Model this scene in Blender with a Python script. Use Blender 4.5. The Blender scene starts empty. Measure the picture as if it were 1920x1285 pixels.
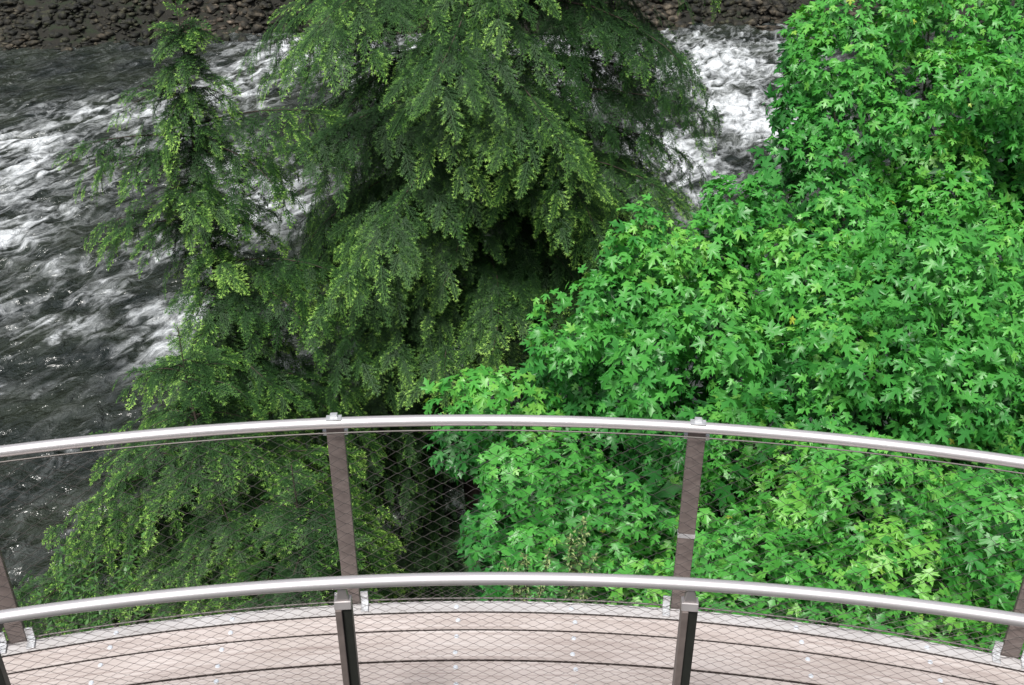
import bpy, bmesh, math, random
import numpy as np
from mathutils import Vector, noise as mnoise
R = math.radians
rng = np.random.default_rng(7); random.seed(7)
C = bpy.context.scene.collection
CAMZ = 3.719; C30 = math.cos(R(30)); S30 = 0.5; F = 2000.0

def at(px, py, D):
    u = (px-960)/F; v = (642.5-py)/F
    return np.array([D*u, D*(C30+v*S30), CAMZ+D*(-S30+v*C30)])
def at_z(px, py, z):
    d = at(px, py, 1.0)-np.array([0, 0, CAMZ])
    k = (z-CAMZ)/d[2]
    return d*k+np.array([0, 0, CAMZ]), k

# ------------------------------------------------------------------ object helpers
def tag(o, label=None, cat=None, group=None, kind=None):
    if label: o['label'] = label
    if cat: o['category'] = cat
    if group: o['group'] = group
    if kind: o['kind'] = kind
    return o
def empty(name, loc):
    o = bpy.data.objects.new(name, None); C.objects.link(o); o.location = loc
    o.empty_display_size = 0.2
    return o
def wloc(o):
    v = Vector((0, 0, 0))
    while o: v += o.location; o = o.parent
    return v
def link(name, me, mat, parent=None, origin=None):
    o = bpy.data.objects.new(name, me); C.objects.link(o)
    if mat: me.materials.append(mat)
    base = wloc(parent) if parent else Vector((0, 0, 0))
    org = Vector(origin) if origin is not None else base
    n = len(me.vertices); co = np.empty(n*3, np.float32); me.vertices.foreach_get('co', co)
    co = co.reshape(-1, 3)-np.array(org, np.float32); me.vertices.foreach_set('co', co.ravel())
    o.parent = parent; o.location = org-base
    me.update()
    return o
def np_mesh(name, V, Fc, k, smooth=False, attrs=None):
    me = bpy.data.meshes.new(name)
    V = np.asarray(V, np.float32); Fc = np.asarray(Fc, np.int32).reshape(-1, k)
    nf = len(Fc)
    me.vertices.add(len(V)); me.vertices.foreach_set('co', V.ravel())
    me.loops.add(nf*k); me.loops.foreach_set('vertex_index', Fc.ravel())
    me.polygons.add(nf)
    me.polygons.foreach_set('loop_start', np.arange(0, nf*k, k, dtype=np.int32))
    me.polygons.foreach_set('loop_total', np.full(nf, k, np.int32))
    if smooth: me.polygons.foreach_set('use_smooth', np.ones(nf, bool))
    me.update(calc_edges=True)
    for an, av in (attrs or {}).items():
        a = me.attributes.new(an, 'FLOAT', 'POINT'); a.data.foreach_set('value', np.asarray(av, np.float32))
    return me
class MB:
    def __init__(s): s.v = []; s.f = []; s.uv = []
    def box(s, c, ax, ay, az):
        c, ax, ay, az = [np.array(q, float) for q in (c, ax, ay, az)]
        b = len(s.v)
        for i in (-1, 1):
            for j in (-1, 1):
                for k in (-1, 1): s.v.append(c+ax*i+ay*j+az*k)
        for q in ((0,1,3,2),(4,6,7,5),(0,4,5,1),(2,3,7,6),(0,2,6,4),(1,5,7,3)): s.f.append([b+i for i in q])
    def hexa(s, bot, top):
        b = len(s.v); s.v += [np.array(q, float) for q in bot]+[np.array(q, float) for q in top]
        s.f += [[b+3,b+2,b+1,b],[b+4,b+5,b+6,b+7]]
        for i in range(4):
            j = (i+1) % 4; s.f.append([b+i, b+j, b+4+j, b+4+i])
    def tube(s, pts, rad, n=6, cap=True):
        pts = [np.array(p, float) for p in pts]; b0 = len(s.v)
        m = len(pts)
        if not hasattr(rad, '__len__'): rad = [rad]*m
        for i, p in enumerate(pts):
            t = pts[min(i+1, m-1)]-pts[max(i-1, 0)]; t /= np.linalg.norm(t)+1e-9
            a = np.cross(t, [0, 0, 1.0]) if abs(t[2]) < .95 else np.cross(t, [1.0, 0, 0])
            a /= np.linalg.norm(a); c = np.cross(t, a)
            for k in range(n):
                w = 2*math.pi*k/n; s.v.append(p+rad[i]*(math.cos(w)*a+math.sin(w)*c))
        for i in range(m-1):
            for k in range(n):
                k2 = (k+1) % n
                s.f.append([b0+i*n+k, b0+i*n+k2, b0+(i+1)*n+k2, b0+(i+1)*n+k])
        if cap:
            s.f.append([b0+k for k in range(n)][::-1]); s.f.append([b0+(m-1)*n+k for k in range(n)])
    def build(s, name, mat, parent=None, smooth=False, origin=None, bevel=0):
        me = bpy.data.meshes.new(name); me.from_pydata([tuple(q) for q in s.v], [], s.f); me.update()
        if smooth:
            for p in me.polygons: p.use_smooth = True
        o = link(name, me, mat, parent, origin)
        if bevel:
            m = o.modifiers.new('bevel', 'BEVEL'); m.width = bevel; m.segments = 2; m.limit_method = 'ANGLE'
        return o

# ------------------------------------------------------------------ materials
def new_mat(name):
    m = bpy.data.materials.new(name); m.use_nodes = True
    nt = m.node_tree; return m, nt, nt.nodes['Principled BSDF'], nt.nodes['Material Output']
def nd(nt, t, **kw):
    n = nt.nodes.new(t)
    for k, v in kw.items():
        if k in n.inputs.keys(): n.inputs[k].default_value = v
        else: setattr(n, k, v)
    return n
def ramp(nt, stops, fac):
    r = nt.nodes.new('ShaderNodeValToRGB'); el = r.color_ramp.elements
    while len(el) > 1: el.remove(el[-1])
    for i, (p, c) in enumerate(stops):
        e = el[0] if i == 0 else el.new(p)
        e.position = p; e.color = (*c, 1)
    nt.links.new(fac, r.inputs[0]); return r
def metal(name, col, rough, met=1.0, nz=0.06, scale=30):
    m, nt, b, out = new_mat(name)
    tc = nd(nt, 'ShaderNodeTexCoord'); n = nd(nt, 'ShaderNodeTexNoise', Scale=scale, Detail=5.0)
    nt.links.new(tc.outputs['Object'], n.inputs['Vector'])
    c = np.array(col)
    r = ramp(nt, [(.3, tuple(c*(1-nz*2))), (.7, tuple(np.minimum(c*(1+nz), 1)))], n.outputs['Fac'])
    nt.links.new(r.outputs[0], b.inputs['Base Color'])
    mr = nd(nt, 'ShaderNodeMapRange'); mr.inputs['To Min'].default_value = rough*(1-nz*2); mr.inputs['To Max'].default_value = rough*(1+nz*2)
    nt.links.new(n.outputs['Fac'], mr.inputs['Value']); nt.links.new(mr.outputs[0], b.inputs['Roughness'])
    b.inputs['Metallic'].default_value = met
    return m
M_rail = metal('satin_steel', (.70, .67, .68), .36, .7, .015, 6)
M_post = metal('taupe_paint', (.17, .14, .13), .5, .15, .12, 14)
M_postdark = metal('dark_post_web', (.03, .032, .028), .5, .3)
M_bracket = metal('bracket_steel', (.45, .42, .42), .42, .7, .05, 12)
M_galv = metal('galvanised', (.62, .63, .65), .4, .6, .1, 40)
M_wire = metal('steel_wire', (.055, .05, .048), .5, .5)
M_wire2 = metal('steel_wire_near', (.20, .17, .165), .45, .5)
M_cable = metal('steel_cable', (.15, .138, .13), .5, .5)
M_screw = metal('screw_head', (.70, .74, .80), .35, .3)

def wood(name, c1, c2, c3):
    m, nt, b, out = new_mat(name)
    uv = nd(nt, 'ShaderNodeUVMap'); mp = nd(nt, 'ShaderNodeMapping'); mp.inputs['Scale'].default_value = (1.6, 62, 1)
    nt.links.new(uv.outputs[0], mp.inputs['Vector'])
    n = nd(nt, 'ShaderNodeTexNoise', Scale=1.0, Detail=7.0, Roughness=.66, Distortion=.3); nt.links.new(mp.outputs[0], n.inputs['Vector'])
    r = ramp(nt, [(.28, c1), (.48, c2), (.72, c3)], n.outputs['Fac'])
    n2 = nd(nt, 'ShaderNodeTexNoise', Scale=1.7, Detail=5.0, Roughness=.65); nt.links.new(uv.outputs[0], n2.inputs['Vector'])
    r2 = ramp(nt, [(.3, (.80, .78, .76)), (.65, (1, 1, 1))], n2.outputs['Fac'])
    mx = nd(nt, 'ShaderNodeMixRGB', blend_type='MULTIPLY'); mx.inputs[0].default_value = 1
    nt.links.new(r.outputs[0], mx.inputs[1]); nt.links.new(r2.outputs[0], mx.inputs[2])
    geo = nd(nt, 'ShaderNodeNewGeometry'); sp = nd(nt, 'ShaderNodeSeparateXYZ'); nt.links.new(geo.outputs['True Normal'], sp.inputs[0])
    r3 = ramp(nt, [(.3, (.10, .085, .08)), (.85, (1, 1, 1))], sp.outputs['Z'])  # side faces coloured darker, standing in for shade in the plank gaps
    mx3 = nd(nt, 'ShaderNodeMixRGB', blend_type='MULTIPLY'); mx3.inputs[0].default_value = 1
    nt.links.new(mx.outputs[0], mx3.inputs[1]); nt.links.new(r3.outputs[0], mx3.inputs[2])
    nt.links.new(mx3.outputs[0], b.inputs['Base Color']); b.inputs['Roughness'].default_value = .65
    bp = nd(nt, 'ShaderNodeBump', Strength=.4, Distance=.003); nt.links.new(n.outputs['Fac'], bp.inputs['Height'])
    nt.links.new(bp.outputs[0], b.inputs['Normal'])
    return m
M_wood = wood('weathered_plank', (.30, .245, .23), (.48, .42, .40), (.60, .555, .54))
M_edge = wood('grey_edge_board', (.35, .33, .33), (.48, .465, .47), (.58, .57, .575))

def foliage(name, stops, rough, trans, spec=.5):
    m, nt, b, out = new_mat(name)
    a = nd(nt, 'ShaderNodeAttribute', attribute_name='shade')
    r = ramp(nt, stops, a.outputs['Fac'])
    nt.links.new(r.outputs[0], b.inputs['Base Color'])
    b.inputs['Roughness'].default_value = rough; b.inputs['Specular IOR Level'].default_value = spec
    if trans:
        t = nd(nt, 'ShaderNodeBsdfTranslucent'); mx = nd(nt, 'ShaderNodeMixShader'); mx.inputs[0].default_value = trans
        g = nd(nt, 'ShaderNodeMixRGB', blend_type='MULTIPLY'); g.inputs[0].default_value = 1; g.inputs[2].default_value = (1.4, 1.3, .6, 1)
        nt.links.new(r.outputs[0], g.inputs[1]); nt.links.new(g.outputs[0], t.inputs[0])
        nt.links.new(b.outputs[0], mx.inputs[1]); nt.links.new(t.outputs[0], mx.inputs[2]); nt.links.new(mx.outputs[0], out.inputs[0])
    return m
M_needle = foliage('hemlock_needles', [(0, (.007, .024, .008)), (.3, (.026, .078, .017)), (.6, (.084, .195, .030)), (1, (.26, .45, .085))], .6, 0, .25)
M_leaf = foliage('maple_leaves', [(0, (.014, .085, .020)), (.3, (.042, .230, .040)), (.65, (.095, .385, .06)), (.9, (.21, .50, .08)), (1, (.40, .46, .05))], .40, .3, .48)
M_shrub = foliage('shrub_leaves', [(0, (.025, .08, .02)), (.6, (.06, .17, .03)), (1, (.3, .38, .14))], .5, 0)
def bark(name, c1, c2):
    m, nt, b, out = new_mat(name)
    tc = nd(nt, 'ShaderNodeTexCoord'); mp = nd(nt, 'ShaderNodeMapping'); mp.inputs['Scale'].default_value = (9, 9, 2)
    nt.links.new(tc.outputs['Object'], mp.inputs[0])
    n = nd(nt, 'ShaderNodeTexNoise', Scale=2.0, Detail=8.0); nt.links.new(mp.outputs[0], n.inputs['Vector'])
    r = ramp(nt, [(.3, c1), (.7, c2)], n.outputs['Fac']); nt.links.new(r.outputs[0], b.inputs['Base Color']); b.inputs['Roughness'].default_value = .9
    bp = nd(nt, 'ShaderNodeBump', Strength=.8, Distance=.03); nt.links.new(n.outputs['Fac'], bp.inputs['Height']); nt.links.new(bp.outputs[0], b.inputs['Normal'])
    return m
M_bark = bark('hemlock_bark', (.02, .015, .011), (.07, .052, .04))
M_mbark = bark('maple_bark', (.018, .018, .011), (.05, .048, .032))

# ------------------------------------------------------------------ noise
def vn(x, y, s=0.0):
    xi = np.floor(x); yi = np.floor(y); xf = x-xi; yf = y-yi
    h = lambda a, b: np.modf(np.abs(np.sin(a*127.1+b*311.7+s*74.7)*43758.5453))[0]
    u = xf*xf*(3-2*xf); v = yf*yf*(3-2*yf)
    return (h(xi, yi)*(1-u)+h(xi+1, yi)*u)*(1-v)+(h(xi, yi+1)*(1-u)+h(xi+1, yi+1)*u)*v
def fbm(x, y, s=0.0, o=4, g=.5):
    t = 0; a = 1; n = 0
    for i in range(o):
        t = t+a*vn(x*2**i, y*2**i, s+i*3.1); n += a; a *= g
    return t/n
def grid(xs, ys, zf):
    X, Y = np.meshgrid(xs, ys); Z = zf(X, Y)
    nx, ny = len(xs), len(ys)
    i = (np.arange(ny-1)[:, None]*nx+np.arange(nx-1)[None, :]).ravel()
    Fq = np.stack([i, i+1, i+1+nx, i+nx], 1)
    return np.stack([X.ravel(), Y.ravel(), Z.ravel()], 1), Fq, X.ravel(), Y.ravel()

# ------------------------------------------------------------------ terrain
WZ = -14.0
def yb0(x): return 66.8+(x+30)*.10
def terr(X, Y):
    X = np.asarray(X, float); Y = np.asarray(Y, float)
    z = np.interp(Y, [-40, -8, 0, 4.7, 5.6, 19.5, 26], [14, 3, -1.6, -1.4, -3.3, -15.2, -15.6])
    yb = yb0(X)+2.5*(fbm(X*.15, X*0+3, 5)-.5)*2
    far = np.where(Y > yb, -15.2+(Y-yb)*.5+np.maximum(Y-yb-14, 0)*.35, -99)
    z = np.maximum(z, far)
    z = z+(fbm(X*.45, Y*.45, 2, 5)-.5)*1.1*np.clip((Y-5)/3, .1, 1)
    return z
xs = np.concatenate([np.arange(-90, -14, 2.0), np.arange(-14, 16, .4), np.arange(16, 90, 2.0)])
ys = np.concatenate([np.arange(-40, 3, 1.5), np.arange(3, 22, .3), np.arange(22, 62, 2), np.arange(62, 90, .5), np.arange(90, 170, 3)])
V, Fq, _, _ = grid(xs, ys, terr)
m, nt, b, out = new_mat('canyon_soil')
tc = nd(nt, 'ShaderNodeTexCoord'); n = nd(nt, 'ShaderNodeTexNoise', Scale=1.1, Detail=10.0, Roughness=.65); nt.links.new(tc.outputs['Object'], n.inputs['Vector'])
r = ramp(nt, [(.3, (.006, .006, .004)), (.5, (.014, .013, .009)), (.62, (.012, .020, .007)), (.8, (.035, .032, .024))], n.outputs['Fac'])
nt.links.new(r.outputs[0], b.inputs['Base Color']); b.inputs['Roughness'].default_value = .95
bp = nd(nt, 'ShaderNodeBump', Strength=1.0, Distance=.15); nt.links.new(n.outputs['Fac'], bp.inputs['Height']); nt.links.new(bp.outputs[0], b.inputs['Normal'])
tag(link('terrain', np_mesh('terrain', V, Fq, 4, True), m), 'dark earth canyon slope dropping to the river and rising beyond it', 'ground', kind='structure')

# ------------------------------------------------------------------ river (the current runs towards the viewer and a little to the left)
spots = [(1330,120,170,60,.84),(1400,215,110,65,.88),(1280,300,100,80,.78),(1480,90,80,45,.64),(560,105,130,45,.74),(440,165,90,45,.7),
         (230,215,210,32,.62),(40,285,120,55,.74),(30,350,90,45,.68),(10,450,80,45,.74),(500,370,110,70,.7),(325,620,80,60,.85),(120,620,110,26,.5),
         (1030,345,90,40,.9),(850,690,70,35,.85),(150,330,140,40,.5),(260,270,90,40,.5),(420,330,80,70,.58),(780,110,140,70,.66),(1000,110,180,70,.8),(430,450,70,50,.6),(60,560,100,35,.42),
         (90,400,120,30,.46),(120,500,110,30,.38),(200,560,90,30,.44),(280,480,70,40,.5)]
xs = np.arange(-48, 34, .15); ys = np.arange(16, 78, .17)
X, Y = np.meshgrid(xs, ys)
FU = (.40, .917)
wx = X+2.4*(fbm(X*.3, Y*.22, 11, 3)-.5)*2; wy = Y+1.8*(fbm(X*.25+9, Y*.25, 12, 3)-.5)*2
ua = FU[0]*wx+FU[1]*wy; ub = FU[1]*wx-FU[0]*wy
rid = 1-np.abs(fbm(ub*.65, ua*.25, 21, 5, .55)-.5)*4
rid2 = 1-np.abs(fbm(ub*1.6, ua*.6, 23, 3, .5)-.5)*4
rip = fbm(ub*2.4, ua*1.5, 27, 2, .4)
mask = np.zeros_like(X)+.13
for (px, py, rx, ry, st) in spots:
    p, k = at_z(px, py, WZ)
    dep = math.asin(min(1, (CAMZ-WZ)/np.linalg.norm(p-np.array([0, 0, CAMZ]))))
    RX = rx*k/F; RY = ry*k/F/math.sin(dep)
    mask = np.maximum(mask, st*np.exp(-(((X-p[0])/RX)**2+((Y-p[1])/RY)**2)*.7))
foam = np.clip(mask*.56+(.52*rid+.30*rid2)*(mask+.10)*1.15-.20, 0, 1.2)
amp = .13+.17*mask
Z = WZ+amp*(rid-.3)*.55+amp*(rid2-.3)*.45+.19*(rip-.5)
nx, ny = len(xs), len(ys)
i = (np.arange(ny-1)[:, None]*nx+np.arange(nx-1)[None, :]).ravel()
me = np_mesh('river', np.stack([X.ravel(), Y.ravel(), Z.ravel()], 1), np.stack([i, i+1, i+1+nx, i+nx], 1), 4, True, {'foam': foam.ravel(), 'rapid': mask.ravel()})
m, nt, b, out = new_mat('river_water')
def mth(op, x, y=None, z=None, clamp=False):
    q = nt.nodes.new('ShaderNodeMath'); q.operation = op; q.use_clamp = clamp
    for k, v in enumerate((x, y, z)):
        if v is None: continue
        if isinstance(v, (int, float)): q.inputs[k].default_value = v
        else: nt.links.new(v, q.inputs[k])
    return q.outputs[0]
a = nd(nt, 'ShaderNodeAttribute', attribute_name='foam'); a2 = nd(nt, 'ShaderNodeAttribute', attribute_name='rapid'); tc = nd(nt, 'ShaderNodeTexCoord')
def dot(vec):
    q = nt.nodes.new('ShaderNodeVectorMath'); q.operation = 'DOT_PRODUCT'; nt.links.new(tc.outputs['Object'], q.inputs[0]); q.inputs[1].default_value = vec; return q.outputs['Value']
du, dv_ = dot((FU[0], FU[1], 0)), dot((FU[1], -FU[0], 0))
def flow(su, sv):
    q = nt.nodes.new('ShaderNodeCombineXYZ'); nt.links.new(mth('MULTIPLY', du, su), q.inputs[0]); nt.links.new(mth('MULTIPLY', dv_, sv), q.inputs[1]); return q.outputs[0]
n = nd(nt, 'ShaderNodeTexNoise', Scale=1.0, Detail=8.0, Roughness=.62, Distortion=1.0); nt.links.new(flow(.55, 1.35), n.inputs['Vector'])
s2 = mth('ADD', mth('MULTIPLY_ADD', n.outputs['Fac'], 2.5, -1.25), a.outputs['Fac'])
mr = nd(nt, 'ShaderNodeMapRange', interpolation_type='SMOOTHSTEP'); mr.inputs['From Min'].default_value = .22; mr.inputs['From Max'].default_value = 1.12
nt.links.new(s2, mr.inputs['Value'])
nw = nd(nt, 'ShaderNodeTexNoise', Scale=1.0, Detail=4.5, Roughness=.55, Distortion=.7); nt.links.new(flow(.36, .75), nw.inputs['Vector'])
wis = mth('SUBTRACT', 1.0, mth('MULTIPLY', mth('ABSOLUTE', mth('SUBTRACT', nw.outputs['Fac'], .5)), 14.0), clamp=True)
wis = mth('MULTIPLY', wis, mth('MULTIPLY_ADD', a2.outputs['Fac'], 1.4, -.10, clamp=True))
wis = mth('MULTIPLY', wis, mth('MULTIPLY_ADD', n.outputs['Fac'], 3.0, -.9, clamp=True))
fo = mth('MAXIMUM', mr.outputs[0], wis)
n3 = nd(nt, 'ShaderNodeTexNoise', Scale=.35, Detail=4.0); nt.links.new(tc.outputs['Object'], n3.inputs['Vector'])
wr = ramp(nt, [(.35, (.007, .011, .009)), (.65, (.024, .031, .021))], n3.outputs['Fac'])
mx = nd(nt, 'ShaderNodeMixRGB'); nt.links.new(fo, mx.inputs[0]); nt.links.new(wr.outputs[0], mx.inputs[1]); mx.inputs[2].default_value = (.62, .65, .67, 1)
nt.links.new(mx.outputs[0], b.inputs['Base Color'])
rr = nd(nt, 'ShaderNodeMapRange'); rr.inputs['To Min'].default_value = .19; rr.inputs['To Max'].default_value = .7; nt.links.new(fo, rr.inputs['Value']); nt.links.new(rr.outputs[0], b.inputs['Roughness'])
n2 = nd(nt, 'ShaderNodeTexNoise', Scale=1.0, Detail=4.0, Roughness=.52, Distortion=.4); nt.links.new(flow(1.2, 2.0), n2.inputs['Vector'])
bp = nd(nt, 'ShaderNodeBump', Strength=1.0, Distance=.5); nt.links.new(n2.outputs['Fac'], bp.inputs['Height']); nt.links.new(bp.outputs[0], b.inputs['Normal'])
b.inputs['IOR'].default_value = 1.4; b.inputs['Specular IOR Level'].default_value = .9
tag(link('water', me, m), 'dark fast river with white foaming rapids', 'river', kind='structure')

# ------------------------------------------------------------------ far bank stones
m_rock, nt, b, out = new_mat('river_stone')
geo = nd(nt, 'ShaderNodeNewGeometry')
n = nd(nt, 'ShaderNodeTexNoise', Scale=2.3, Detail=6.0); nt.links.new(geo.outputs['Position'], n.inputs['Vector'])
r = ramp(nt, [(.34, (.005, .005, .003)), (.47, (.018, .016, .010)), (.57, (.050, .041, .030)), (.75, (.18, .155, .125))], n.outputs['Fac'])
nb_ = nd(nt, 'ShaderNodeTexNoise', Scale=.16, Detail=3.0); nt.links.new(geo.outputs['Position'], nb_.inputs['Vector'])
rb = ramp(nt, [(.44, (.25, .32, .16)), (.62, (1.2, 1.12, 1.05))], nb_.outputs['Fac'])
mx = nd(nt, 'ShaderNodeMixRGB', blend_type='MULTIPLY'); mx.inputs[0].default_value = 1; nt.links.new(r.outputs[0], mx.inputs[1]); nt.links.new(rb.outputs[0], mx.inputs[2])
nt.links.new(mx.outputs[0], b.inputs['Base Color']); b.inputs['Roughness'].default_value = .75
n2 = nd(nt, 'ShaderNodeTexNoise', Scale=9.0, Detail=6.0); nt.links.new(geo.outputs['Position'], n2.inputs['Vector'])
bp = nd(nt, 'ShaderNodeBump', Strength=.6, Distance=.08); nt.links.new(n2.outputs['Fac'], bp.inputs['Height']); nt.links.new(bp.outputs[0], b.inputs['Normal'])
def rock_mesh(seed, sub=2):
    bm = bmesh.new(); bmesh.ops.create_icosphere(bm, subdivisions=sub, radius=1)
    rr = random.Random(seed); sc = (rr.uniform(.8, 1.5), rr.uniform(.7, 1.1), rr.uniform(.4, .8))
    for v in bm.verts:
        d = mnoise.noise(v.co*1.3+Vector((seed*7.1, 0, 0)))*.7+mnoise.noise(v.co*3+Vector((0, seed*5, 0)))*.35
        v.co = Vector((v.co.x*sc[0], v.co.y*sc[1], v.co.z*sc[2]))*(1+d)
    me = bpy.data.meshes.new('boulder'); bm.to_mesh(me); bm.free()
    me.materials.append(m_rock); return me
rocks = [rock_mesh(k) for k in range(7)]
cnt = 0
while cnt < 90:
    left = cnt < 60
    x = random.uniform(-42, -8) if left else random.uniform(9, 26)
    y = yb0(x)+1.5+random.uniform(0, 12)
    z = float(terr(x, y))
    o = bpy.data.objects.new('boulder', rocks[cnt % 7]); C.objects.link(o)
    s = random.uniform(.28, .62); o.scale = (s, s, s)
    o.location = (x, y, max(z, WZ-.1)+.3*s); o.rotation_euler = (random.uniform(-.3, .3), random.uniform(-.3, .3), random.uniform(0, 6.28))
    if left: tag(o, 'grey brown boulder among the stones of the far bank, upper left', 'boulder', 'boulders on the far bank, left of the hemlocks')
    else: tag(o, 'grey brown boulder among the stones of the far bank, right of the tall hemlock', 'boulder', 'boulders on the far bank, right of the hemlocks')
    cnt += 1
tv = []
for me in [rock_mesh(k+20, 1) for k in range(6)]:
    co = np.array([v.co[:] for v in me.vertices]); fa = np.array([p.vertices[:] for p in me.polygons]); tv.append((co, fa)); bpy.data.meshes.remove(me)
Vs, Fs, nv = [], [], 0
for k in range(9500):
    x = random.uniform(-46, -4) if k % 3 else random.uniform(6, 30); y = yb0(x)+random.uniform(-.5, 13); s = .09+.30*random.random()**2.4
    z = float(terr(x, y))
    if z < WZ-.5: continue
    co, fa = tv[k % 6]; a = random.uniform(0, 6.28); ca, sa = math.cos(a), math.sin(a)
    p = co*s; p = np.stack([p[:, 0]*ca-p[:, 1]*sa, p[:, 0]*sa+p[:, 1]*ca, p[:, 2]], 1)+[x, y, z+.2*s]
    Vs.append(p); Fs.append(fa+nv); nv += len(p)
tag(link('stones', np_mesh('stones', np.concatenate(Vs), np.concatenate(Fs), 3), m_rock), 'loose grey and brown stones covering the far river bank', 'stones', kind='stuff')

# ------------------------------------------------------------------ walkway
R2 = 8.5; CX = -0.17; CY = 3.897-R2; R1 = 2.888-CY
def pol(r, a, z): return np.array([CX+r*math.sin(a), CY+r*math.cos(a), z])
def sweep(name, prof, mat, parent, a0=-34, a1=34, n=180, smooth=False, voff=0.0):
    prof = list(prof); k = len(prof); vs = []; fs = []; uvs = []
    per = [0]
    for i in range(k): per.append(per[-1]+math.dist(prof[i], prof[(i+1) % k]))
    for i in range(n+1):
        a = R(a0+(a1-a0)*i/n)
        for (r, z) in prof: vs.append(tuple(pol(r, a, z)))
    for i in range(n):
        for j in range(k):
            j2 = (j+1) % k
            fs.append((i*k+j, (i+1)*k+j, (i+1)*k+j2, i*k+j2))
            u0 = R(a0+(a1-a0)*i/n)*8; u1 = R(a0+(a1-a0)*(i+1)/n)*8
            uvs += [(u0+voff*3, per[j]+voff), (u1+voff*3, per[j]+voff), (u1+voff*3, per[j+1]+voff), (u0+voff*3, per[j+1]+voff)]
    fs.append(tuple(range(k))); uvs += [(0, 0)]*k
    fs.append(tuple(n*k+j for j in range(k))[::-1]); uvs += [(0, 0)]*k
    me = bpy.data.meshes.new(name); me.from_pydata(vs, [], fs); me.update()
    ul = me.uv_layers.new(name='UVMap'); ul.data.foreach_set('uv', np.array(uvs, np.float32).ravel())
    if smooth:
        for p in me.polygons: p.use_smooth = len(p.vertices) == 4
    bm = bmesh.new(); bm.from_mesh(me); bmesh.ops.recalc_face_normals(bm, faces=bm.faces); bm.to_mesh(me); bm.free()
    return link(name, me, mat, parent)
def rect(r0, r1, z0, z1, c=.003):
    return [(r0, z0), (r1, z0), (r1, z1-c), (r1-c, z1), (r0+c, z1), (r0, z1-c)]

deck = empty('boardwalk', (0, 3.4, 0)); tag(deck, 'curved boardwalk of pale pinkish planks between two steel railings', 'boardwalk')
def screw_mesh():
    bm = bmesh.new(); bmesh.ops.create_cone(bm, cap_ends=True, segments=10, radius1=.0125, radius2=.009, depth=.006)
    me = bpy.data.meshes.new('screw'); bm.to_mesh(me); bm.free(); me.materials.append(M_screw); return me
SC = screw_mesh()
joists = [-.26, .29, -1.34, -1.88, 1.36, 1.92]
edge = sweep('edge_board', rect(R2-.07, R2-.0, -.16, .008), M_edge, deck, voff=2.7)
bounds = [(R2-.180, R2-.073), (R2-.371, R2-.191), (R2-.562, R2-.382), (R2-.753, R2-.573), (R1-.02, R2-.764)]
def put_screw(par, r, X, z):
    a = math.asin((X-CX)/r) if abs(X-CX) < r else 0
    o = bpy.data.objects.new('screw', SC); C.objects.link(o); o.parent = par
    o.location = Vector(pol(r, a+random.uniform(-.0015, .0015), z))-wloc(par)
for X in joists: put_screw(edge, R2-.043, X, .011)
for k, (r0, r1) in enumerate(bounds):
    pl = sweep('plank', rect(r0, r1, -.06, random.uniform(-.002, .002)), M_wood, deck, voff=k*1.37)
    for X in joists:
        if r1-r0 < .12: put_screw(pl, (r0+r1)/2, X, .004)
        else:
            put_screw(pl, r0+.04, X, .004); put_screw(pl, r1-.04, X, .004)
sweep('support_beam', rect(R2-.4, R2-.3, -.36, -.07), M_postdark, deck); sweep('support_beam', rect(R1+.3, R1+.4, -.36, -.07), M_postdark, deck)
sweep('underlay', rect(R1+.0, R2-.09, -.068, -.062, .001), M_postdark, deck)

def circ(rc, zc, rr, n=14, sx=1.0): return [(rc+rr*sx*math.cos(2*math.pi*i/n), zc+rr*math.sin(2*math.pi*i/n)) for i in range(n)]
def net(name, rad, z0, z1, parent, cw, ch, wr, seed, mat):
    ns = int(round((z1-z0)/ch)); ch = (z1-z0)/ns; da = cw/rad
    na = int(R(54)/da); vs = []; fs = []
    rr = np.random.default_rng(seed)
    for i in range(ns+1):
        zc = z0+ch*i; ph = 1 if i % 2 else -1
        pts = []
        for j in range(na*2):
            a = -R(27)+da*.5*j; up = ph if j % 2 else -ph
            sag = .003*math.sin(j*.17+i*.6)
            for d in (-.1, .1):
                z = zc+up*ch*.47+sag
                if i == 0: z = max(z, z0)
                if i == ns: z = min(z, z1)
                pts.append(pol(rad+rr.uniform(-.001, .001), a+d*da*.5, z+rr.uniform(-.001, .001)))
        P = np.array(pts); T = np.gradient(P, axis=0); T /= np.linalg.norm(T, axis=1)[:, None]
        N1 = np.stack([P[:, 0]-CX, P[:, 1]-CY, P[:, 2]*0], 1); N1 /= np.linalg.norm(N1, axis=1)[:, None]
        N2 = np.cross(T, N1); b0 = sum(len(q) for q in vs)
        m_ = len(P)
        W = np.stack([P+wr*(math.cos(w)*N1+math.sin(w)*N2) for w in (0, 2.094, 4.189)], 1).reshape(-1, 3); vs.append(W)
        q = np.arange(m_-1)
        for w in range(3):
            w2 = (w+1) % 3; fs.append(np.stack([b0+q*3+w, b0+q*3+w2, b0+q*3+3+w2, b0+q*3+3+w], 1))
    return link(name, np_mesh(name, np.concatenate(vs), np.concatenate(fs), 4, True), mat, parent)

def frame(a): return np.array([math.cos(a), -math.sin(a), 0]), np.array([math.sin(a), math.cos(a), 0])
z_ = np.array([0, 0, 1.0])
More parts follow.
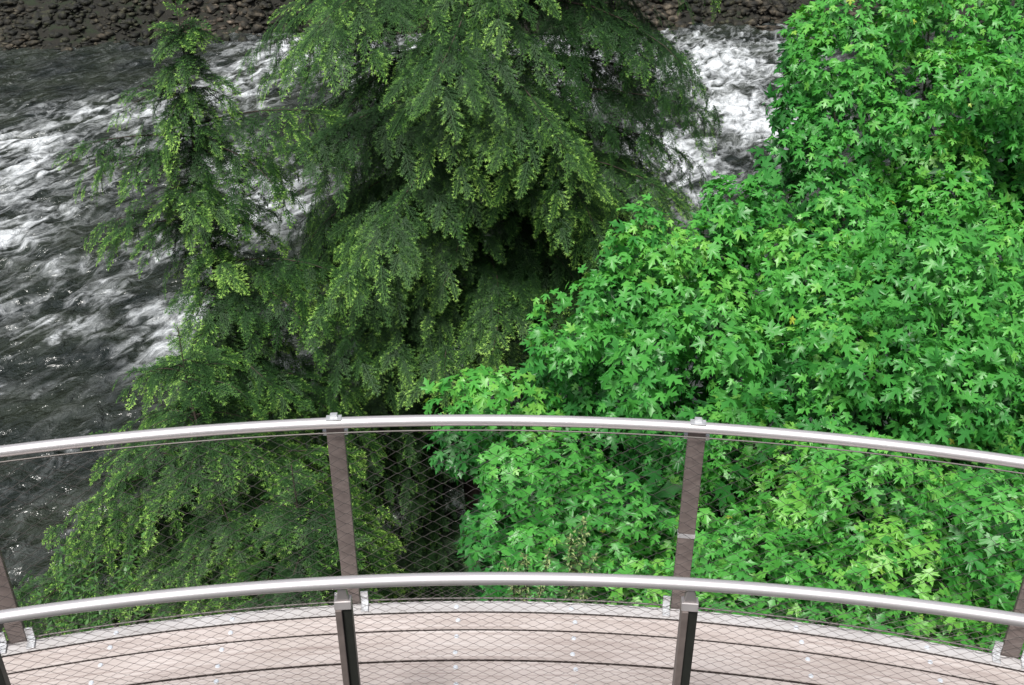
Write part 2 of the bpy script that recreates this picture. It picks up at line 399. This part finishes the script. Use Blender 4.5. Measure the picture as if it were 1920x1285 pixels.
# far railing
far = empty('railing', pol(R2, 0, 0)); tag(far, 'outer curved steel railing with taupe posts, standing along the deck edge before the trees', 'railing')
sweep('handrail', circ(R2, 1.074, .0255, 18, 1.0), M_rail, far, smooth=True, n=240)
sweep('top_cable', circ(R2-.022, 1.036, .0035, 6), M_cable, far, smooth=True)
sweep('bottom_cable', circ(R2+.01, .015, .0045, 6), M_cable, far, smooth=True)
net('wire_net', R2-.022, .015, 1.036, far, .10, .031, .0013, 1, M_wire)
for k, ad in enumerate((-25.3, -14.6, -4.115, 6.62, 16.85, 27.5)):
    a = R(ad); t, n_ = frame(a)
    B = MB(); B.box(pol(R2+.02, a, .46), t*.039, n_*.016, z_*.585)
    po = B.build('post', M_post, far, origin=pol(R2+.02, a, -.13), bevel=.004)
    B = MB(); B.box(pol(R2+.003, a, 1.094), t*.034, n_*.02, z_*.008); B.box(pol(R2+.012, a, 1.106), t*.016, n_*.012, z_*.008)
    B.build('cap', M_galv, po, bevel=.002)
    for s in (-1, 1):
        B = MB(); c = pol(R2-.004, a, .0)+t*s*.062
        B.box(c+z_*.045, t*.018, n_*.005, z_*.042); B.box(c-n_*.03+z_*.014, t*.018, n_*.03, z_*.004)
        B.build('bracket', M_galv, po, bevel=.002)
        B = MB(); B.box(pol(R2+.018, a, 1.018)+t*s*.047, t*.008, n_*.012, z_*.012); B.build('cable_clamp', M_galv, po)
    if k == 3:
        B = MB(); B.box(pol(R2+.02, a, .46), t*.0405, n_*.0175, z_*.012); B.build('joint_band', M_galv, po)
# near railing, on its own slightly flatter curve
CX = -.04; R1 = 7.8; CY = 2.888-R1
near = empty('railing', pol(R1, 0, 0)); tag(near, 'inner curved steel railing nearest the viewer, its wire net in front of the planks', 'railing')
sweep('handrail', circ(R1, 1.075, .0235, 18), M_rail, near, smooth=True, n=240)
sweep('top_cable', circ(R1+.03, 1.03, .0035, 6), M_cable, near, smooth=True)
sweep('bottom_cable', circ(R1+.03, .02, .0045, 6), M_cable, near, smooth=True)
net('wire_net', R1+.03, .02, 1.03, near, .064, .0175, .00085, 2, M_wire2)
for ad in (-22.6, -13.25, -4.19, 5.0, 14.2, 23.4):
    a = R(ad); t, n_ = frame(a)
    B = MB(); B.box(pol(R1, a, .47)-t*.016, t*.012, n_*.034, z_*.5)
    po = B.build('post', M_post, near, origin=pol(R1, a, -.03), bevel=.003)
    B = MB(); B.box(pol(R1+.002, a, .47)+t*.0135, t*.017, n_*.022, z_*.498); B.build('web', M_postdark, po, bevel=.002)
    B = MB()
    c0 = pol(R1, a, .97); c1 = pol(R1, a, 1.0); c2 = pol(R1, a, 1.056)
    def q(c, wt, wr): return [c-t*wt-n_*wr, c+t*wt-n_*wr, c+t*wt+n_*wr, c-t*wt+n_*wr]
    B.hexa(q(c0, .0305, .030), q(c1, .031, .018)); B.hexa(q(c1+z_*.001, .022, .013), q(c2, .013, .012))
    B.build('bracket', M_bracket, po, bevel=.003)

# ------------------------------------------------------------------ hemlocks
def nrm(v): return v/(np.linalg.norm(v)+1e-9)
def rotz(v, a):
    ca, sa = math.cos(a), math.sin(a); return np.array([v[0]*ca-v[1]*sa, v[0]*sa+v[1]*ca, v[2]])
def spray_t(L, r):
    V = []; S = []
    def blade(p, d, l, w, val, tz=0):
        sx = np.array([-d[1], d[0], 0]); d = d+np.array([0, 0, tz])
        V.extend([p-sx*w*.5, p+sx*w*.5, p+d*l]); S.extend([val*.85, val*.85, val*1.15])
    x = .015
    side = 1
    tipb = r.uniform(.55, 1.0)
    while x < L:
        zc = -.22*x*x/L; side = -side
        an = R(r.uniform(38, 58)); lt = min(.14, .025+.42*(L-x))*r.uniform(.6, 1.25)*min(1, .55+x/.12)
        d = np.array([math.cos(an), side*math.sin(an), 0]); q = 0.0
        hot = tipb*r.uniform(.75, 1.2)
        dz = r.uniform(.3, 1.6)
        while q < lt:
            e = q/max(lt, .03)
            p = np.array([x, 0, zc])+d*q+np.array([0, 0, -dz*q*q])
            k_ = max(0, (e-.35)/.65)
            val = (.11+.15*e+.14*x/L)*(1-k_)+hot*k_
            val *= r.uniform(.75, 1.2)
            for s2 in (-1, 1):
                a2 = an*side+s2*R(r.uniform(18, 42))
                blade(p, np.array([math.cos(a2), math.sin(a2), 0]), r.uniform(.03, .042), .0125, val, r.uniform(-.4, .2))
            q += .026
        x += .022
    for a2 in (-.5, 0, .5): blade(np.array([L*.98, 0, -.22*L]), np.array([math.cos(a2), math.sin(a2), 0]), .045, .014, tipb, -.2)
    x = .02
    while x < L:
        blade(np.array([x, 0, -.22*x*x/L+.004]), np.array([1., r.uniform(-.4, .4), 0]), .04, .014, .2+.35*x/L, .1); x += .03
    return np.array(V), np.array(S)
sizes = [.2, .3, .42, .56]
SP = [[spray_t(L, np.random.default_rng(100+i*10+k)) for k in range(6)] for i, L in enumerate(sizes)]
def hemlock(name, label, base, ztop, prof, nb, seed, keys=(), skip=None, bright=0.0, droop=(.28, .62), trunk_r=.2, short=.5, slo=.4, thin_above=99, wide=.36, dens=1.0, whorl=.5, wk=.5, lead=.5, hang=.25, core=0, core_r=.5, down=.4):
    r = np.random.default_rng(seed)
    base = np.array(base, float); H = ztop-base[2]
    root = empty(name, base); tag(root, label, 'tree')
    tp = lambda z: np.array([base[0], base[1], z])+np.array([.06*math.sin(z*1.1), .05*math.cos(z*.9), 0])*min(1, max(.1, (ztop-z)))
    TB = MB(); zs = np.linspace(base[2]-.4, ztop, 22)
    TB.tube([tp(z) for z in zs], [max(.006, trunk_r*(ztop-z)/H) for z in zs], 9)
    br = []
    for i in range(nb):
        d = lead+((i+r.uniform())/nb)**.9*(H*.95-lead)
        d = d+(round(d/whorl)*whorl-d)*wk
        br.append((ztop-max(d, .1), (i*2.39996+r.uniform(-.6, .6)) % (2*math.pi), prof(d)*(r.uniform(.78, 1.15) if r.uniform() > short else r.uniform(slo, slo+.3)), 0))
    for i in range(core):
        d = .35+((i+r.uniform())/core)*min(H*.8, 7.5)
        br.append((ztop-d, (i*2.39996+r.uniform(-.6, .6)) % (2*math.pi), min(core_r, .12+.35*d)*r.uniform(.6, 1.15), 1))
    br += [(z, R(a), L, 0) for (z, a, L) in keys]
    br.sort(key=lambda q: -q[2])
    VV, SS = [], []; nbr = 0
    def put(p, dx, l, h, val, tilt):
        dx = nrm(dx); nz = np.array([h[0]*.3, h[1]*.3-.12, 1.0])+r.uniform(-tilt, tilt, 3)
        if dx[2] < -.6: nz = h*.7+np.array([0, -.35, .6])+r.uniform(-tilt, tilt, 3)
        nz = nrm(nz-dx*np.dot(nz, dx)); dy = np.cross(nz, dx)
        ci = int(np.argmin([abs(l-q) for q in sizes])); T, S = SP[ci][r.integers(6)]
        sc = l/sizes[ci]
        VV.append(p+sc*(T[:, :1]*dx+T[:, 1:2]*dy+T[:, 2:]*nz)); SS.append(np.clip(S*val, 0, 1))
    for (z, az, L, isc) in br:
        if skip and skip(z, az, L): continue
        L = max(L, .2)
        d0 = ztop-z; up = r.uniform(.35, .6) if d0 < 1.0 else r.uniform(.08, .32); dr = r.uniform(*droop)+(.35 if isc else 0)
        h = np.array([math.cos(az), math.sin(az), 0]); p0 = tp(z)
        back = h[1] > .35 or z > thin_above
        wob = r.uniform(-.35, .35); sdv = np.array([-h[1], h[0], 0])
        pt = lambda s: p0+h*L*s*(1-.12*s*s)+sdv*wob*L*s*s+np.array([0, 0, L*(up*s-dr*s*s)])
        pts = [pt(s) for s in np.linspace(0, .94, 7)]; rd = list(np.linspace(.004+.005*L, .002, 7))
        if nbr < 60:
            B = MB(); B.tube(pts, rd, 5); B.build('branch', M_bark, root, True); nbr += 1
        else: TB.tube(pts, rd, 4)
        bb = r.uniform(.6, 1.2); hg = hang*r.uniform(.2, 2.0)
        n2 = max(3, int(dens*L/(.30 if back else .2)))
        for j in range(n2+1):
            s = .1+.9*(j+r.uniform(-.3, .3))/n2 if j < n2 else 1.0
            s = min(max(s, .05), 1.0); p = pt(s); tg = nrm(pt(min(s+.02, 1.02))-pt(s-.02))
            for sd in ((-1, 1) if j < n2 else (0,)):
                if r.uniform() < .12: continue
                l2 = min(1.15, wide*L*(1-s)+.14+.06*L)*r.uniform(.45, 1.4)
                dv = rotz(tg, sd*R(r.uniform(35, 62))); dv[2] = dv[2]*.75-r.uniform(.0, .15)
                if r.uniform() < hg: dv[2] -= r.uniform(.3, .8)
                dv = nrm(dv)
                sagk = r.uniform(.1, .6); tl = r.uniform(.2, .4)
                val = min(1.0, .18+.87*s)*bb*(1+bright)  # darker toward the trunk: older needles, plus crown shade painted in
                if l2 < .42:
                    put(p, dv+np.array([0, 0, -r.uniform(.0, down)]), max(l2, .2), h, val*r.uniform(.8, 1.2), tl); continue
                st = .17 if back else .13; u = .05; k = 0; b2 = r.uniform(.75, 1.15)
                while u < l2-.08:
                    q = p+dv*u+np.array([0, 0, -sagk*u*u/l2]); t2 = nrm(dv+np.array([0, 0, -2*sagk*u/l2]))
                    dx = rotz(t2, (1 if k % 2 else -1)*R(r.uniform(30, 52))); dx[2] -= r.uniform(.0, down)
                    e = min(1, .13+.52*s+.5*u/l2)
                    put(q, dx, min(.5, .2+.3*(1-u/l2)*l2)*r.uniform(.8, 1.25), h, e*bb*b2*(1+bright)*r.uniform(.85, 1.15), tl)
                    u += st; k += 1
                q = p+dv*(l2-.12)+np.array([0, 0, -sagk*(l2-.12)**2/l2])
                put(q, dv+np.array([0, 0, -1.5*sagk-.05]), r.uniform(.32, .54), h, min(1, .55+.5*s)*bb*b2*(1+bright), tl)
            if r.uniform() < .8: put(p+[0, 0, .01], tg+np.array([0, 0, r.uniform(-.1, .2)])+r.uniform(-.25, .25, 3), r.uniform(.2, .32), h, (.3+.5*s)*bb*(1+bright), .3)
    for k in range(14):
        dd = .03+.05*k; put(tp(ztop-dd), np.array([math.cos(k*2.4), math.sin(k*2.4), 1.3-.1*k]), .11+.012*k, np.array([0, -1., 0]), .8*(1+bright), .2)
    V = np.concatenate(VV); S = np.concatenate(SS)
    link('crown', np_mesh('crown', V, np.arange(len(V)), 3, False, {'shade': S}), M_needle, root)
    TB.build('trunk', M_bark, root, True)
    return len(V)//3
bx, by = -.6, 15.0
skipc = lambda z, az, L: (-7.6 < z < -4.4 and math.cos(az+math.pi/2-.3) > .6)
hemlock('hemlock_tree', 'tall dark hemlock with drooping branches in the middle, its top out of view', (bx, by, float(terr(bx, by))), 7.0,
    lambda d: min(3.15, .55+.46*d), 150, 23, skip=skipc, trunk_r=.28, short=.4, slo=.5, droop=(.22, .62), thin_above=3.2, bright=.1, whorl=.9, wk=.4, wide=.28, hang=.14, down=.38,
    keys=[(-.2, 35, 3.7), (.6, 20, 4.0), (1.3, 25, 4.4), (-.4, 5, 3.9), (-1.3, -10, 3.8), (-2.0, 10, 3.8), (-2.6, -5, 3.7), (-.8, -25, 3.7), (.4, -15, 3.8), (1.0, 5, 4.0), (-1.7, -22, 3.8), (-2.4, 18, 3.7), (-3.1, -15, 3.6), (-3.6, 5, 3.6), (-3.0, -35, 3.5), (-.6, 170, 3.0), (-1.2, 195, 3.1), (-3.0, 190, 3.2), (-3.6, 215, 3.2), (.5, 190, 3.4), (-.6, 245, 3.1), (-2.4, 235, 3.2), (-1.8, 205, 3.2), (-2.2, 180, 3.2),
          (-4.2, 200, 3.3), (-4.8, 185, 3.3), (-5.0, 218, 3.2), (-5.6, 205, 3.3), (-6.2, 215, 3.3), (-6.6, 205, 3.3), (-3.6, 235, 3.0), (-6.0, 190, 3.2), (-3.3, 175, 3.2), (-5.3, 172, 3.2), (-7.0, 195, 3.2)])
sx, sy = -4.1, 13.3
hemlock('hemlock_tree', 'slender young hemlock on the left whose pointed tip stands against the river', (sx, sy, float(terr(sx, sy))), .95,
    lambda d: min(.08+.40*d, 1.05) if d < 4.2 else min(1.05+.40*(d-4.2), 2.7), 90, 9, trunk_r=.10, bright=.5, short=.4, slo=.4, droop=(.2, .5), wide=.25, whorl=.5, wk=.6, lead=.3, core=100, core_r=.5, hang=.15,
    keys=[(-.35, 170, 1.1), (-.25, 350, .65), (-.2, 200, .8), (-.9, 180, 1.85), (-1.1, 195, 1.6), (-.75, 5, 2.0), (-1.0, 345, 1.7), (-1.95, 185, 1.85), (-2.1, 172, 1.5), (-1.9, 0, .9), (-2.7, 355, 2.3), (-2.9, 340, 2.1), (-2.8, 10, 2.0), (-4.0, 300, 1.8), (-1.5, 250, .9), (-2.4, 290, 1.1), (-3.4, 260, 1.3), (-4.4, 340, 2.0), (-4.8, 0, 2.3)])
lx, ly = -3.8, 10.6
hemlock('hemlock_tree', 'bushy low hemlock with bright shoots behind the left part of the railing', (lx, ly, float(terr(lx, ly))), -2.2,
    lambda d: min(.45+.72*d, 2.6), 80, 13, trunk_r=.08, bright=.5, short=.3, whorl=.6, wk=.5, wide=.28, hang=.15, core=24,
    keys=[(-5.2, 190, 3.0), (-5.6, 205, 3.1), (-4.8, 180, 2.8), (-6.0, 215, 3.0)])
qx, qy = -2.25, 8.8
hemlock('hemlock_tree', 'small dark hemlock sapling behind the net beside the left of the two full posts', (qx, qy, float(terr(qx, qy))), -2.8,
    lambda d: min(.3+.6*d, 1.1), 40, 17, trunk_r=.05, bright=0, short=.3, core=10, hang=.2)

# ------------------------------------------------------------------ maple
half = [(-.05, .07), (-.13, .30), (-.02, .27), (.02, .40), (.10, .24), (.20, .33), (.27, .56), (.37, .47), (.50, .62), (.47, .40), (.40, .26), (.36, .13), (.56, .17), (.64, .27), (.72, .13), (1.0, 0)]
ol = half+[(x, -y) for (x, y) in half[-2::-1]]
LV = np.array([(.12, 0, 0)]+[(x, y, 0) for (x, y) in ol])
nO = len(ol)
LF = np.array([(0, 1+i, 1+(i+1) % nO) for i in range(nO)])[:, ::-1]
def leafvar(curl, fold):
    P = LV.copy(); rr = np.hypot(P[:, 0]-.15, P[:, 1])
    P[:, 2] = -curl*rr**2+fold*np.abs(P[:, 1])
    return P
LVS = [leafvar(c, f) for c in (.15, .4, .7) for f in (-.15, .05, .2)]
def inpoly(x, y, P):
    c = False; j = len(P)-1
    for i in range(len(P)):
        if (P[i][1] > y) != (P[j][1] > y) and x < (P[j][0]-P[i][0])*(y-P[i][1])/(P[j][1]-P[i][1])+P[i][0]: c = not c
        j = i
    return c
poly = [(1640, -120), (1600, 50), (1560, 220), (1470, 330), (1420, 430), (1290, 520), (1140, 600), (1130, 690), (1040, 770), (940, 800), (975, 840), (1010, 1000), (1040, 1120), (1200, 1240), (2160, 1300), (2160, -120)]
r = np.random.default_rng(3)
cl = []
tries = 0
while tries < 9000:
    tries += 1
    x, y = r.uniform(830, 2160), r.uniform(-120, 1300)
    if not inpoly(x, y, poly): continue
    if all((x-a)**2+(y-b_)**2 > (76+.010*b_)**2 for (a, b_, _, _) in cl):
        D = 13.4-5.2*max(y, -100)/1100+(fbm(np.array(x*.0055), np.array(y*.0055), 8, 2)-.5)*3.4+(vn(np.array(x*.009), np.array(y*.012), 41)-.5)*2.0+r.uniform(-.2, .2)
        cl.append((x, y, max(D, 7.3), r.uniform(.40, .6)))
cl += [(1190, 425, 10.8, .18), (1180, 460, 10.8, .15), (1230, 480, 10.9, .25), (900, 745, 9.6, .2), (850, 755, 9.5, .12), (1070, 605, 10.2, .25), (1060, 650, 10.1, .2), (1150, 570, 10.4, .25), (975, 890, 8.6, .18), (980, 980, 8.4, .18), (1000, 1050, 8.2, .18), (1030, 1060, 8.0, .25),
       (1530, 60, 12.8, .28), (1500, 200, 12.6, .25), (1530, 150, 12.6, .25), (1390, 400, 11.6, .25), (1370, 370, 11.8, .2)]
VV, SS, n_leaf = [], [], 0
def sprig(p, d, nl, size, tone, cap=.86):
    global n_leaf
    d = nrm(d); a0 = r.uniform(0, 6.28)
    e1 = nrm(np.cross(d, [0.3, .2, 1.0])); e2 = np.cross(d, e1)
    tiltv = r.uniform(-.3, .3, 3)
    for k in range(nl):
        a = a0+k*2.4+r.uniform(-.4, .4); f = k/nl
        rad = r.uniform(.07, .16)*(1.1-.5*f)
        out = e1*math.cos(a)+e2*math.sin(a)
        q = p+d*(.02+.13*f)+out*rad+np.array([0, 0, -.25*rad])
        tip = nrm(out*.9+d*.25+np.array([0, 0, -r.uniform(.2, .75)])+r.uniform(-.3, .3, 3))
        nz = np.array([0, -.25, 1.0])+d*.35+out*.2+tiltv+r.uniform(-.35, .35, 3); nz = nrm(nz-tip*np.dot(nz, tip)); dy = np.cross(nz, tip)
        s = size*r.uniform(.55, 1.2)*(1 if f < .75 else .7)
        P = LVS[r.integers(len(LVS))]
        t = min(tone+r.uniform(-.13, .13)+(.18 if f > .75 else 0), cap)
        if cap > .5 and f > .8 and r.uniform() < .022: t = r.uniform(.92, .99); s *= .8
        VV.append(q+s*(P[:, :1]*tip+P[:, 1:2]*dy+P[:, 2:]*nz))
        SS.append(np.full(len(P), min(max(t, 0), 1))); n_leaf += 1
cpos = []
for (x, y, D, rad) in cl:
    c = at(x, y, D+rad*.7); cpos.append(c)
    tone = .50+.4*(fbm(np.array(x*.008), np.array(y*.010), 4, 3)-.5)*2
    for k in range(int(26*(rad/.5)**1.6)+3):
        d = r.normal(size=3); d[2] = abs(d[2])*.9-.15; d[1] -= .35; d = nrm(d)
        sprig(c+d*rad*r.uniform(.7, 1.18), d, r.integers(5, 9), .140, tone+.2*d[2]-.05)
    for k in range(9):  # lower leaf layers: shade under the canopy painted in by darker tones
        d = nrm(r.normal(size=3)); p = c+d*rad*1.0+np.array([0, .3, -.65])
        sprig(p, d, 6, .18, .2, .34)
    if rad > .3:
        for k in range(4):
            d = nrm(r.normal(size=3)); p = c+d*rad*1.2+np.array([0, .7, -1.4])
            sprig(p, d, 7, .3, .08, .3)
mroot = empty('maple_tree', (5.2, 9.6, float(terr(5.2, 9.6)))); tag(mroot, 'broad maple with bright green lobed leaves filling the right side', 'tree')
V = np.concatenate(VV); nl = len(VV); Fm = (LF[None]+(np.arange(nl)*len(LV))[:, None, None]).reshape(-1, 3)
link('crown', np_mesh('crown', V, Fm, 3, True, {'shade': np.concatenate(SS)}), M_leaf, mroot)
tb = np.array([5.2, 9.6, mroot.location.z]); fork = np.array([4.7, 9.3, -4.6])
B = MB(); B.tube([tb-[0, 0, .5], tb+[-.1, 0, 1.0], (tb+fork)/2, fork, fork+[-.2, .2, .7]], [.34, .27, .23, .2, .11], 12); B.build('trunk', M_mbark, mroot, True)
big = [i for i in range(len(cpos)) if cl[i][3] > .35]
order = r.permutation(big)[:46]
for i in order:
    e = cpos[i]-np.array([0, -.2, .55]); m_ = (fork+e)/2+np.array([0, .3, -1.0])+r.uniform(-.25, .25, 3)
    pts = [(1-t)**2*fork+2*t*(1-t)*m_+t*t*e for t in np.linspace(0, 1, 9)]
    B = MB(); B.tube(pts, list(np.linspace(.075, .010, 9)), 6); B.build('branch', M_mbark, mroot, True)

# ------------------------------------------------------------------ small plants
def lance_plant(name, label, cat, base, h, stems, leaf_l, leaf_w, spread, seed, per, spike=False):
    r = np.random.default_rng(seed); base = np.array(base, float)
    root = empty(name, base); tag(root, label, cat); VV = []; SS = []; B = MB()
    for k in range(stems):
        a = r.uniform(0, 6.28); L = h*r.uniform(.7, 1.05); o = np.array([math.cos(a), math.sin(a), 0])*spread*r.uniform(.1, 1)
        pts = [base+o*t**1.4+np.array([0, 0, L*t]) for t in np.linspace(0, 1, 8)]
        B.tube(pts, list(np.linspace(.009, .003, 8)), 5)
        for j in range(per):
            t = .2+.8*j/per; p = base+o*t**1.4+np.array([0, 0, L*t]); b_ = j*2.4+r.uniform(-.3, .3)
            d = nrm(np.array([math.cos(b_), math.sin(b_), r.uniform(-.5, .45)])); sd = nrm(np.cross(d, [0, 0, 1.])); l = leaf_l*r.uniform(.6, 1.1)*(1.1-.5*t)
            q = np.array([0, 0, -.15*l])
            VV.append(np.array([p, p+d*l*.45+sd*leaf_w/2, p+d*l+q, p+d*l*.45-sd*leaf_w/2])); SS.append(np.full(4, r.uniform(.2, .6)))
            if spike and t > .62:
                for _ in range(7):
                    d2 = nrm(r.normal(size=3)+[0, 0, .5]); p2 = p+d2*r.uniform(0, .035)
                    VV.append(np.array([p2, p2+[.008, 0, .008], p2+d2*.022, p2+[-.008, 0, .008]])); SS.append(np.full(4, r.uniform(.85, 1)))
    V = np.concatenate(VV); link('foliage', np_mesh('foliage', V, np.arange(len(V)), 4, False, {'shade': np.concatenate(SS)}), M_shrub, root)
    B.build('stem', M_shrub, root, True)
lance_plant('weed', 'pale flowering weed stalk rising just beyond the deck edge, left of the right full post', 'plant', (.33, 4.75, -1.45), 1.2, 4, .12, .03, .16, 4, 34, True)
lance_plant('weed', 'shorter pale weed behind the deck edge midway between the two full posts', 'plant', (.10, 4.85, -1.5), 1.0, 4, .11, .03, .15, 6, 28, True)
lance_plant('shrub', 'leafy shrub with narrow leaves at the lower left behind the net', 'shrub', (-4.3, 7.6, float(terr(-4.3, 7.6))), 1.9, 18, .14, .03, 1.2, 30, 40)

# ------------------------------------------------------------------ light, sky, camera
w = bpy.data.worlds.new('World'); bpy.context.scene.world = w; w.use_nodes = True; nt = w.node_tree
bg = nt.nodes['Background']; sky = nt.nodes.new('ShaderNodeTexSky'); sky.sky_type = 'NISHITA'; sky.sun_disc = False
EL, ROT = R(58), R(205)
sky.sun_elevation = EL; sky.sun_rotation = ROT; sky.dust_density = 3.0
hs = nt.nodes.new('ShaderNodeHueSaturation'); hs.inputs['Saturation'].default_value = .35
nt.links.new(sky.outputs[0], hs.inputs['Color']); nt.links.new(hs.outputs[0], bg.inputs[0]); bg.inputs[1].default_value = .15
sl = bpy.data.lights.new('sun', 'SUN'); sl.energy = 4.4; sl.angle = R(14); sl.color = (1, .97, .92)
so = bpy.data.objects.new('sun', sl); C.objects.link(so)
sd = Vector((math.sin(ROT)*math.cos(EL), math.cos(ROT)*math.cos(EL), math.sin(EL)))
so.rotation_euler = (-sd).to_track_quat('-Z', 'Y').to_euler(); so.location = (0, 0, 30)
cam = bpy.data.cameras.new('camera'); co = bpy.data.objects.new('camera', cam); C.objects.link(co)
cam.sensor_width = 36; cam.lens = 37.5; cam.clip_end = 1000; cam.clip_start = .05
co.location = (0, 0, CAMZ); co.rotation_euler = (R(60), 0, 0)
bpy.context.scene.camera = co
vs = bpy.context.scene.view_settings; vs.view_transform = 'Standard'; vs.look = 'None'; vs.exposure = 0
